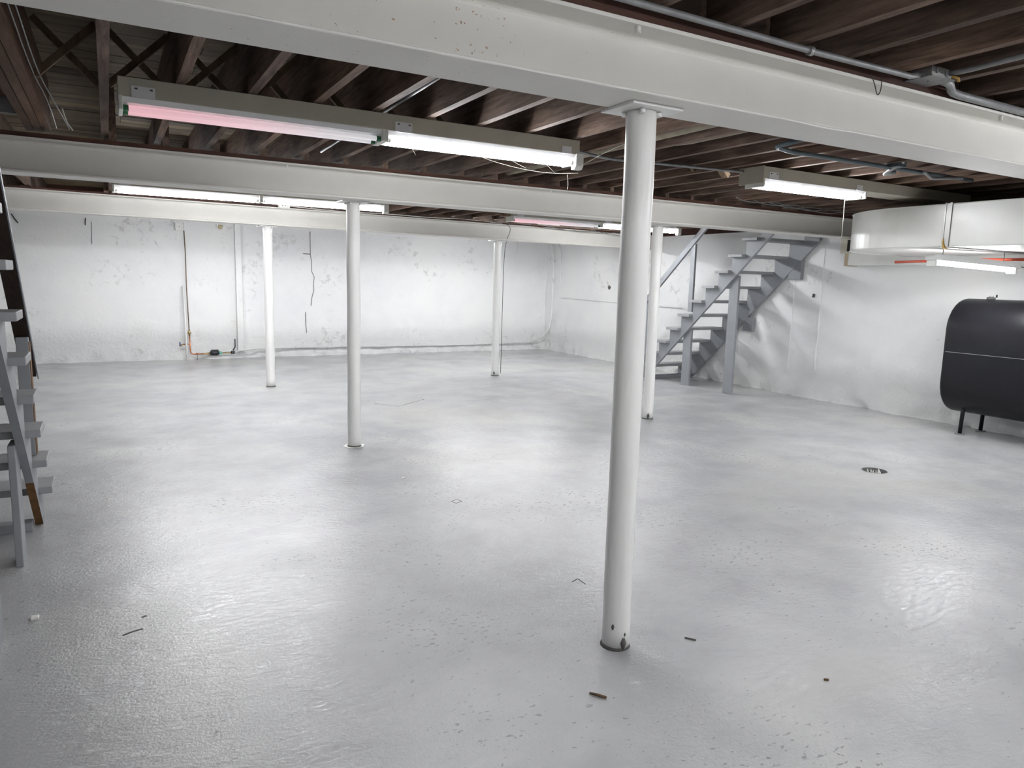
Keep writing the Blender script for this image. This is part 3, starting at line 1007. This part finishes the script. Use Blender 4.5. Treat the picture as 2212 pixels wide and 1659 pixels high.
# ------------------------------------------------------------------ stairs
def stairs(label, side, X_end, X_face, wide, Y0, yb0, ztop0, nsteps, posts, posty, rail, extra=0.04):
    """open-riser stairs that rise towards the camera (-Y).
    side=+1: open side faces +X (left stairs); -1: faces -X (right stairs)
    X_end tread end plane, X_face outer face of the near stringer, wide = inner stringer outer face
    Y0: where the stringer's lower edge meets the floor. yb0/ztop0: back edge and top of the lowest tread."""
    t = thing('staircase', label, 'stairs', ((X_face + wide) / 2, Y0 - 1.5, 0))
    RISE, RUN, TH, DEP = 0.2253, 0.2455, 0.042, 0.262
    sl = 0.925

    def prof(ex):
        low = [(Y0, 0.0 - ex * 0)]
        pts = []
        # lower edge upward
        k = nsteps - 1
        yt = yb0 - RUN * (nsteps - 1) - 0.02
        zt = ztop0 - TH + RISE * (nsteps - 1)
        low = [(Y0 - ex / sl * 0.0, 0.0), (yt, sl * (Y0 - yt) - ex)]
        if ex:
            low = [(Y0 - ex / sl * 1.0 - 0.05, 0.0), (yt, max(0, sl * (Y0 - yt) - ex))]
        pts = low[:]
        pts.append((yt, zt))
        for i in reversed(range(nsteps)):
            zb = ztop0 - TH + RISE * i
            yb = yb0 - RUN * i
            pts.append((yb + RUN - 0.004, zb))
            if i > 0:
                pts.append((yb + RUN - 0.004, zb - RISE))
        pts.append((yb0 + RUN - 0.004, 0.0))
        # tidy: remove consecutive duplicates
        q = []
        for p in pts:
            if not q or abs(p[0] - q[-1][0]) + abs(p[1] - q[-1][1]) > 1e-5:
                q.append(p)
        return q

    near = (X_face - 0.04, X_face) if side > 0 else (X_face, X_face + 0.04)
    far = (wide, wide + 0.04) if side > 0 else (wide - 0.04, wide)
    MB().prism(prof(0), 'x', *near).obj('stringer', MAT['stair'], t)
    MB().prism(prof(extra), 'x', *far).obj('stringer', MAT['stair'], t)
    # bare foot of the near stringer's underside
    if side > 0:
        a = Vector((X_face - 0.020, Y0 - 0.012, 0.0))
        b = Vector((X_face - 0.020, Y0 - 0.40, 0.37))
        MB().obox(a + Vector((0, -0.0, -0.002)) + Vector((0, 0, 0.004)), b, 0.041, 0.003, (0, 0.7, 0.7)).obj('bare_patch', MAT['rawwood'], t)
    lo, hi = (far[0] + 0.04, X_end) if side > 0 else (X_end, far[1] - 0.04)
    if side > 0:
        lo = far[0]
    else:
        hi = far[1] - 0.0
    for i in range(nsteps):
        zt = ztop0 + RISE * i
        yb = yb0 - RUN * i
        MB().box(lo, hi, yb, yb + DEP, zt - TH, zt).obj('tread', MAT['tread'], t, bevel=0.004)
    # sole board on the floor between the stringers
    ia, ib = (far[1] + 0.005, near[0] - 0.005) if side > 0 else (near[1] + 0.005, far[0] - 0.005)
    MB().box(ia, ib, Y0 - 0.14, Y0 - 0.05, 0.0, 0.055).obj('sole_board', MAT['stair'], t, bevel=0.004)
    px0, px1 = posts
    for (ya, yb_) in posty:
        ztop = sl * (Y0 - (ya + yb_) / 2) + 0.06
        MB().box(px0, px1, ya, yb_, 0.0, ztop).obj('post', MAT['stair'], t, bevel=0.004)
    rail(t)
    return t


def rail_left(t):
    # X -0.42 right edge; passes (4.91,1.30) and (4.24,1.934)
    def z(y):
        return 1.30 + (4.91 - y) * 0.935
    a, b = 5.30, 2.75
    MB().obox((-0.455, a, z(a) - 0.0), (-0.455, b, z(b)), 0.072, 0.038).obj('handrail', MAT['darkrail'], t)
    MB().obox((-0.413, a + 0.03, z(a + .03) + 0.005), (-0.413, b, z(b) + 0.005), 0.006, 0.030).obj('rail_edge', MAT['stair'], t)
    MB().box(-0.482, -0.421, 4.955, 5.045, 0.497, z(5.0) - 0.022).obj('handrail_post', MAT['stair'], t, bevel=0.003)
    MB().box(-0.421, -0.417, 4.96, 5.04, 0.50, z(5.0) - 0.05).obj('bare_edge', MAT['rawwood'], t)
    MB().box(-0.482, -0.421, 3.50, 3.59, 1.85, z(3.54) - 0.022).obj('handrail_post', MAT['stair'], t, bevel=0.003)


def rail_right(t):
    # outer face plane X 7.93; face between the two lines through (9.39,1.375..1.54) and (8.26,2.39)
    def z(y):
        return 1.455 + (9.36 - y) * 0.895
    a, b = 9.75, 7.8
    MB().obox((7.945, a, z(a)), (7.945, b, z(b)), 0.038, 0.088).obj('handrail', MAT['stair'], t, bevel=0.003)
    MB().box(7.945, 7.983, 8.44, 8.53, 1.16, z(8.485) - 0.03).obj('handrail_post', MAT['stair'], t, bevel=0.003)
    MB().box(7.945, 7.983, 9.49, 9.58, 0.24, z(9.54) - 0.03).obj('handrail_post', MAT['stair'], t, bevel=0.003)


sl_t = stairs('grey painted open stairs with dark unpainted rail at the left edge', +1, -0.36, -0.43, -1.36, 5.20, 5.05, 0.272, 11,
              (-0.505, -0.47), ((4.46, 4.63), (3.42, 3.60)), rail_left)
sr_t = stairs('grey painted open stairs against the right wall, behind the near column', -1, 7.80, 7.87, 8.80, 9.375, 9.315, 0.228, 11,
              (7.911, 7.951), ((8.38, 8.55), (7.48, 7.65)), rail_right, extra=0.10)
for y0, y1, z0, z1 in ((7.12, 7.34, 1.70, 1.98), (7.95, 8.14, 0.88, 1.10)):
    MB().box(8.765, 8.835, y0, y1, z0, z1).obj('ledger_block', MAT['stair'], sr_t, bevel=0.004)

# ------------------------------------------------------------------ conduits around the near beam
cr = thing('electrical_conduit', 'grey metal conduit run above the near beam, ending in a junction box', 'conduit', (2.4, 2.1, 2.55))
MB().tube([(0.9, 2.13, 2.568), (1.6, 2.125, 2.566), (2.6, 2.125, 2.558), (3.22, 2.11, 2.556), (3.30, 2.10, 2.575)], 0.0125, 12).obj('pipe', MAT['conduit'], cr)
for x in (2.56,):
    MB().tube([(x - 0.01, 2.125, 2.558), (x + 0.012, 2.125, 2.558)], 0.019, 12).obj('pipe_strap', MAT['steel'], cr)
jb = MB()
jb.box(3.29, 3.445, 2.055, 2.165, 2.562, 2.605)
jb.obj('junction_box', MAT['steel'], cr, bevel=0.003)
MB().box(3.28, 3.455, 2.045, 2.175, 2.556, 2.562).obj('box_cover', MAT['conduit'], cr)
for x in (3.33, 3.40):
    MB().tube([(x, 2.054, 2.585), (x, 2.050, 2.585)], 0.012, 12).obj('knockout', MAT['conduit'], cr)
MB().tube([(3.36, 2.11, 2.556), (3.36, 2.11, 2.552)], 0.005, 8).obj('screw', MAT['steel'], cr)
# flexible conduit
fx = MB()
path = smooth_path([(3.245, 2.36, 2.74), (3.25, 2.28, 2.70), (3.27, 2.20, 2.645), (3.32, 2.135, 2.60)], 3)
tot = []
for a, b in zip(path, path[1:]):
    for u in (0, 0.5):
        tot.append(a.lerp(b, u))
rs = [0.0085 if i % 2 else 0.0115 for i in range(len(tot))]
fx.tube(tot, 0.01, 10, rs=rs)
fx.obj('flexible_conduit', MAT['steel'], cr)
MB().tube(bent([(3.43, 2.08, 2.59), (3.43, 1.98, 2.585), (3.36, 1.78, 2.57), (3.36, 1.2, 2.57)], 0.08), 0.0125, 12).obj('side_pipe', MAT['conduit'], cr)
MB().tube(bent([(3.43, 2.11, 2.575), (3.53, 2.11, 2.57), (3.58, 2.13, 2.545), (3.68, 2.145, 2.545), (4.45, 2.15, 2.545)], 0.035), 0.019, 12).obj('elbow_pipe', MAT['conduit'], cr)
for x in (4.10, 4.18, 4.25):
    MB().tube([(x, 2.15, 2.545), (x + 0.006, 2.15, 2.545)], 0.0205, 12).obj('foil_band', MAT['steel'], cr)
MB().tube([(3.42, 2.04, 2.57), (3.44, 2.02, 2.56), (3.445, 2.02, 2.545)], 0.007, 8).obj('wire_nut', MAT['glue'], cr)
tag(MB().tube(smooth_path([(3.02, 2.165, 2.545), (3.04, 2.155, 2.50), (3.06, 2.155, 2.455), (3.085, 2.155, 2.48), (3.09, 2.16, 2.545)]), 0.0022, 5).obj('wire_loop', MAT['blackwire']),
    'thin black wire loop hanging over the near beam', 'wire')

# ------------------------------------------------------------------ pipes between the first two beams
pj = thing('insulated_pipe', 'thick dusty jacketed pipe behind the top of the nearest column', 'pipe', (3.4, 4.1, 2.55))
MB().tube([(3.40, 2.45, 2.625), (3.395, 4.0, 2.625), (3.39, 5.0, 2.62), (3.39, 6.2, 2.62)], 0.042, 14).obj('jacket', MAT['pipejacket'], pj)
MB().tube([(3.66, 2.45, 2.60), (3.66, 4.0, 2.60), (3.66, 4.3, 2.62)], 0.02, 10).obj('thin_pipe', MAT['pipejacket'], pj)
MB().tube([(3.66, 3.30, 2.60), (3.66, 3.325, 2.60)], 0.033, 10).obj('pipe_hanger', MAT['conduit'], pj)
tag(MB().tube(smooth_path([(2.94, 4.50, 2.55), (3.2, 4.66, 2.558), (3.55, 4.74, 2.555), (4.0, 4.62, 2.55), (4.55, 4.56, 2.55), (4.72, 4.50, 2.545)]), 0.012, 8).obj('armoured_cable', MAT['conduit']),
    'dark cable linking the two strip lights, behind the nearest column', 'cable')
bp = thing('blue_grey_pipe', 'dark blue grey pipe with hook bend and clamps below the joists, under the near beam', 'pipe', (4.7, 3.6, 2.55))
MB().tube(bent([(4.20, 3.42, 2.60), (4.06, 3.44, 2.56), (4.06, 3.60, 2.55), (4.30, 3.66, 2.55), (5.4, 3.66, 2.55), (6.6, 3.66, 2.55)], 0.06), 0.017, 10).obj('pipe', MAT['bluepipe'], bp)
MB().tube(bent([(5.45, 3.55, 2.59), (5.46, 3.66, 2.54), (5.50, 3.75, 2.51), (5.58, 3.70, 2.53)], 0.04), 0.018, 8).obj('clamp', MAT['steel'], bp)
MB().tube(bent([(5.8, 3.60, 2.545), (6.05, 3.68, 2.52), (6.35, 3.60, 2.545)], 0.04), 0.013, 8).obj('hook', MAT['conduit'], bp)
MB().box(5.40, 5.50, 3.56, 3.66, 2.545, 2.66).obj('bracket', MAT['bluepipe'], bp)
# silver pipes between joists above the near fixture
tag(MB().tube([(1.62, 2.45, 2.70), (1.62, 6.26, 2.62)], 0.011, 10).obj('steel_pipe', MAT['conduit']),
    'thin grey pipe between joists, passing over the near strip light', 'pipe')
tag(MB().tube([(2.34, 2.45, 2.70), (2.34, 5.6, 2.70)], 0.02, 10).obj('steel_pipe', MAT['bluepipe']),
    'dark steel pipe in the joist bay left of the nearest column', 'pipe')
for j, (xa, xb) in enumerate(((-0.295, -0.27), (-0.27, -0.24))):
    pts = smooth_path([(xa, 2.44, 2.60 + 0.01 * j), (xa + 0.006, 3.4, 2.615), (xa, 4.6, 2.60), (xb, 5.4, 2.61), (xb + 0.05 * j, 6.24, 2.58)])
    tag(MB().tube(pts, 0.0035, 6).obj('grey_cable', MAT['conduit']),
        ('inner' if j else 'outer') + ' thin pale cable stapled along the trimmer, top left', 'cable')
tag(MB().tube(smooth_path([(-0.215, 5.9, 2.66), (-0.20, 6.1, 2.60), (-0.17, 6.22, 2.575)]), 0.004, 6).obj('grey_cable', MAT['whiteplastic']),
    'short pale cable end above the middle beam, top left', 'cable')

# ------------------------------------------------------------------ plumbing on the back wall
YW = 14.11
pb = thing('electrical_box', 'white square electrical box high on the back wall, above the copper pipe', 'electrical box', (1.15, 14.1, 2.29))
MB().box(1.07, 1.215, 14.08, YW + 0.05, 2.29, 2.42).obj('box', MAT['whiteplastic'], pb, bevel=0.004)
MB().tube([(1.135, 14.081, 2.355), (1.135, 14.076, 2.355)], 0.007, 8).obj('screw', MAT['crack'], pb)
MB().tube([(1.205, 14.085, 2.43), (1.205, 14.085, 2.29)], 0.006, 6).obj('conduit', MAT['steel'], pb)

wm = thing('water_service', 'copper water pipe with blue-handled spigot and black meter at the foot of the back wall', 'plumbing', (1.5, 14.1, 0.1))
YP = 14.03
MB().tube([(1.205, YP + 0.03, 2.29), (1.215, YP + 0.03, 1.9), (1.21, YP + 0.02, 1.3), (1.225, YP, 0.52)], 0.009, 8).obj('riser', MAT['oldpipe'], wm)
MB().tube([(1.225, YP, 0.55), (1.225, YP, 0.49), (1.225, YP, 0.44)], 0.018, 8, rs=[0.012, 0.024, 0.014]).obj('valve', MAT['brass'], wm)
MB().tube([(1.19, YP - 0.01, 0.49), (1.26, YP - 0.01, 0.49)], 0.007, 6).obj('valve_handle', MAT['brass'], wm)
MB().tube(bent([(1.225, YP, 0.44), (1.235, YP, 0.105), (1.50, YP, 0.105)], 0.06), 0.012, 10).obj('copper_pipe', MAT['copper'], wm)
MB().tube([(1.235, YP, 0.285), (1.10, YP, 0.285)], 0.010, 8).obj('tee', MAT['copper'], wm)
MB().tube([(1.13, YP, 0.285), (1.09, YP - 0.01, 0.285), (1.075, YP - 0.02, 0.25)], 0.012, 8).obj('spigot', MAT['brass'], wm)
MB().tube([(1.065, YP, 0.255), (1.065, YP, 0.325)], 0.011, 8).obj('spigot_handle', MAT['blue'], wm)
MB().tube([(1.345, YP, 0.105), (1.345, YP, 0.0)], 0.005, 6).obj('support_rod', MAT['conduit'], wm)
MB().tube([(1.33, YP, 0.105), (1.36, YP, 0.105)], 0.018, 8).obj('coupling', MAT['copper'], wm)
MB().tube([(1.42, YP, 0.105), (1.46, YP, 0.108), (1.50, YP, 0.11), (1.56, YP, 0.11)], 0.014, 8, rs=[0.013, 0.013, 0.015, 0.02]).obj('brass_fitting', MAT['brass'], wm)
MB().tube([(1.56, YP, 0.12), (1.575, YP, 0.12), (1.70, YP, 0.12), (1.715, YP, 0.12)], 0.045, 14, rs=[0.02, 0.046, 0.046, 0.02]).box(1.58, 1.70, YP - 0.045, YP + 0.02, 0.135, 0.175).obj('meter', MAT['black'], wm)
MB().tube([(1.715, YP, 0.12), (1.73, YP, 0.115), (1.765, YP, 0.115)], 0.02, 8, rs=[0.028, 0.028, 0.014]).obj('green_fitting', MAT['teal'], wm)
MB().tube([(1.765, YP, 0.115), (1.95, YP, 0.12)], 0.012, 8).obj('brass_pipe', MAT['brass'], wm)
MB().tube([(1.92, YP, 0.12), (1.98, YP, 0.12)], 0.03, 10).obj('ball_valve', MAT['black'], wm)
MB().tube(bent([(1.95, YP - 0.03, 0.16), (1.99, YP - 0.03, 0.22), (1.99, YP - 0.03, 0.37)], 0.02), 0.010, 8).obj('lever', MAT['black'], wm)

tag(MB().tube([(1.17, 13.98, 0.0), (1.165, 14.02, 0.7), (1.155, 14.07, 1.33)], 0.018, 10).obj('white_pipe', MAT['column']),
    'loose white pipe standing upright against the back wall', 'pipe')
wp = tag(MB().tube(smooth_path([(1.99, YP, 0.13), (2.15, YP - 0.02, 0.17), (2.6, 14.09, 0.18), (3.6, 14.11, 0.18), (5.2, 14.12, 0.16), (6.8, 14.12, 0.15), (8.2, 14.11, 0.18), (8.55, 14.08, 0.19),
                                (8.72, 13.98, 0.36), (8.785, 13.88, 0.55), (8.80, 13.85, 0.9), (8.80, 13.84, 1.5), (8.80, 13.85, 2.1), (8.80, 13.92, 2.35), (8.80, 13.94, 2.42)]), 0.019, 10).obj('white_water_pipe', MAT['wall']),
         'white painted pipe along the foot of the back wall, rising in the corner', 'pipe')
tag(MB().tube(bent([(8.815, 13.75, 2.42), (8.815, 13.58, 2.26), (8.815, 13.56, 1.22), (8.815, 11.4, 1.19), (8.815, 9.6, 1.17)], 0.08), 0.011, 8).obj('wall_conduit', MAT['wall']),
    'white painted conduit bent sideways across the right wall near the corner', 'conduit')
hn = thing('alarm_horn', 'small cream plastic alarm horn just under the farthest beam', 'alarm', (1.80, 14.08, 2.38))
MB().box(1.75, 1.86, 14.07, 14.15, 2.395, 2.43).obj('base', MAT['whiteplastic'], hn)
MB().tube([(1.81, 14.09, 2.41), (1.81, 14.07, 2.36)], 0.03, 12, rs=[0.045, 0.03]).obj('sounder', plain('cream_plastic', (0.68, 0.58, 0.34), 0.5), hn)
tag(MB().tube([(8.0, 14.12, 2.42), (8.01, 14.12, 2.2), (7.98, 14.13, 2.06)], 0.010, 6, rs=[0.009, 0.009, 0.003]).obj('white_rod', MAT['white']),
    'short white rod hanging on the back wall left of the corner', 'rod')

# box and wires on the far beam
ob = thing('outlet_box', 'small white outlet box on the sill of the farthest beam, left of centre', 'electrical box', (2.13, 10.2, 2.47))
MB().box(2.05, 2.20, 10.17, 10.225, 2.47, 2.53).obj('box', MAT['whiteplastic'], ob, bevel=0.003)
for x in (2.105, 2.145):
    MB().box(x - 0.006, x + 0.006, 10.1685, 10.1705, 2.495, 2.515).obj('socket', MAT['crack'], ob)
tag(MB().tube(smooth_path([(2.2, 10.20, 2.50), (2.6, 10.21, 2.485), (3.0, 10.21, 2.475), (3.6, 10.205, 2.49), (4.3, 10.20, 2.475), (4.9, 10.20, 2.50), (5.5, 10.21, 2.465)]), 0.006, 6).obj('beam_cable', MAT['whiteplastic']),
    'pale sagging cable left of the far centre column, along the farthest beam', 'cable')
for k, (pts, m, lab) in enumerate((
        ([(4.55, 10.20, 2.475), (4.9, 10.19, 2.50), (5.3, 10.195, 2.48), (5.62, 10.20, 2.46), (5.66, 10.215, 2.36), (5.66, 10.36, 2.226), (5.65, 10.41, 1.9), (5.64, 10.40, 0.9), (5.62, 10.37, 0.05)], MAT['blackwire'], 'dark wire running down beside the far centre column'),
        ([(5.6, 10.19, 2.49), (6.2, 10.19, 2.44), (6.9, 10.19, 2.42), (7.4, 10.19, 2.44), (7.9, 10.20, 2.43)], MAT['blackwire'], 'upper dark wire sagging on the farthest beam, right of its centre column'),
        ([(6.3, 10.185, 2.47), (6.8, 10.185, 2.415), (7.3, 10.185, 2.405), (7.8, 10.185, 2.44)], MAT['conduit'], 'middle grey wire sagging on the farthest beam below the upper wire'),
        ([(7.2, 10.18, 2.46), (7.7, 10.18, 2.385), (8.3, 10.18, 2.40), (8.7, 10.18, 2.43)], MAT['conduit'], 'rightmost grey wire loop on the farthest beam'))):
    tag(MB().tube(smooth_path(pts), 0.0045, 6).obj('beam_wire', m), lab, 'wire')
tag(MB().box(6.15, 6.55, 10.16, 10.20, 2.487, 2.512).obj('paint_board', MAT['white']), 'white strip lying on the farthest beam', 'strip')
# tangle of cables above the middle beam, right
for k in range(5):
    x = 6.1 + 0.35 * k
    pts = [(x, 5.9 + 0.07 * k, 2.56), (x + 0.3, 6.0, 2.53 - 0.01 * k), (x + 0.6, 5.85 + 0.05 * k, 2.545), (x + 1.0, 6.1, 2.565)]
    tag(MB().tube(smooth_path(pts), 0.005, 5).obj('hanging_cable', MAT['conduit']),
        ('first', 'second', 'third', 'fourth', 'fifth')[k] + ' from left of five dusty cables tangled above the middle beam', 'cable', 'cable tangle by the duct')

# ------------------------------------------------------------------ small litter on the floor
tag(MB().tube([(1.565, 2.095, 0.006), (1.585, 2.068, 0.007), (1.606, 2.04, 0.006)], 0.0055, 7, rs=[0.004, 0.006, 0.005]).obj('twig', MAT['twig']),
    'short brown twig on the floor before the nearest column', 'twig')
tag(MB().tube([(2.215, 2.265, 0.003), (2.245, 2.225, 0.003)], 0.004, 6).obj('twig', MAT['crack']), 'small dark splinter on the floor right of the nearest column', 'splinter')
tag(MB().box(-0.385, -0.352, 3.725, 3.76, 0, 0.014).obj('plaster_crumb', MAT['white'], bevel=0.004), 'white plaster crumb on the floor near the left stairs', 'crumb')
tag(MB().box(1.975, 1.995, 5.24, 5.26, 0, 0.008).obj('plaster_crumb', MAT['white'], bevel=0.002), 'white plaster crumb on the floor beyond the left centre column base', 'crumb')
tag(MB().tube([(2.49, 1.74, 0.004), (2.505, 1.73, 0.004)], 0.005, 6).obj('wood_crumb', MAT['rawwood']), 'tiny brown wood crumb on the floor in the lower right', 'crumb')
print('objects', len(bpy.data.objects))
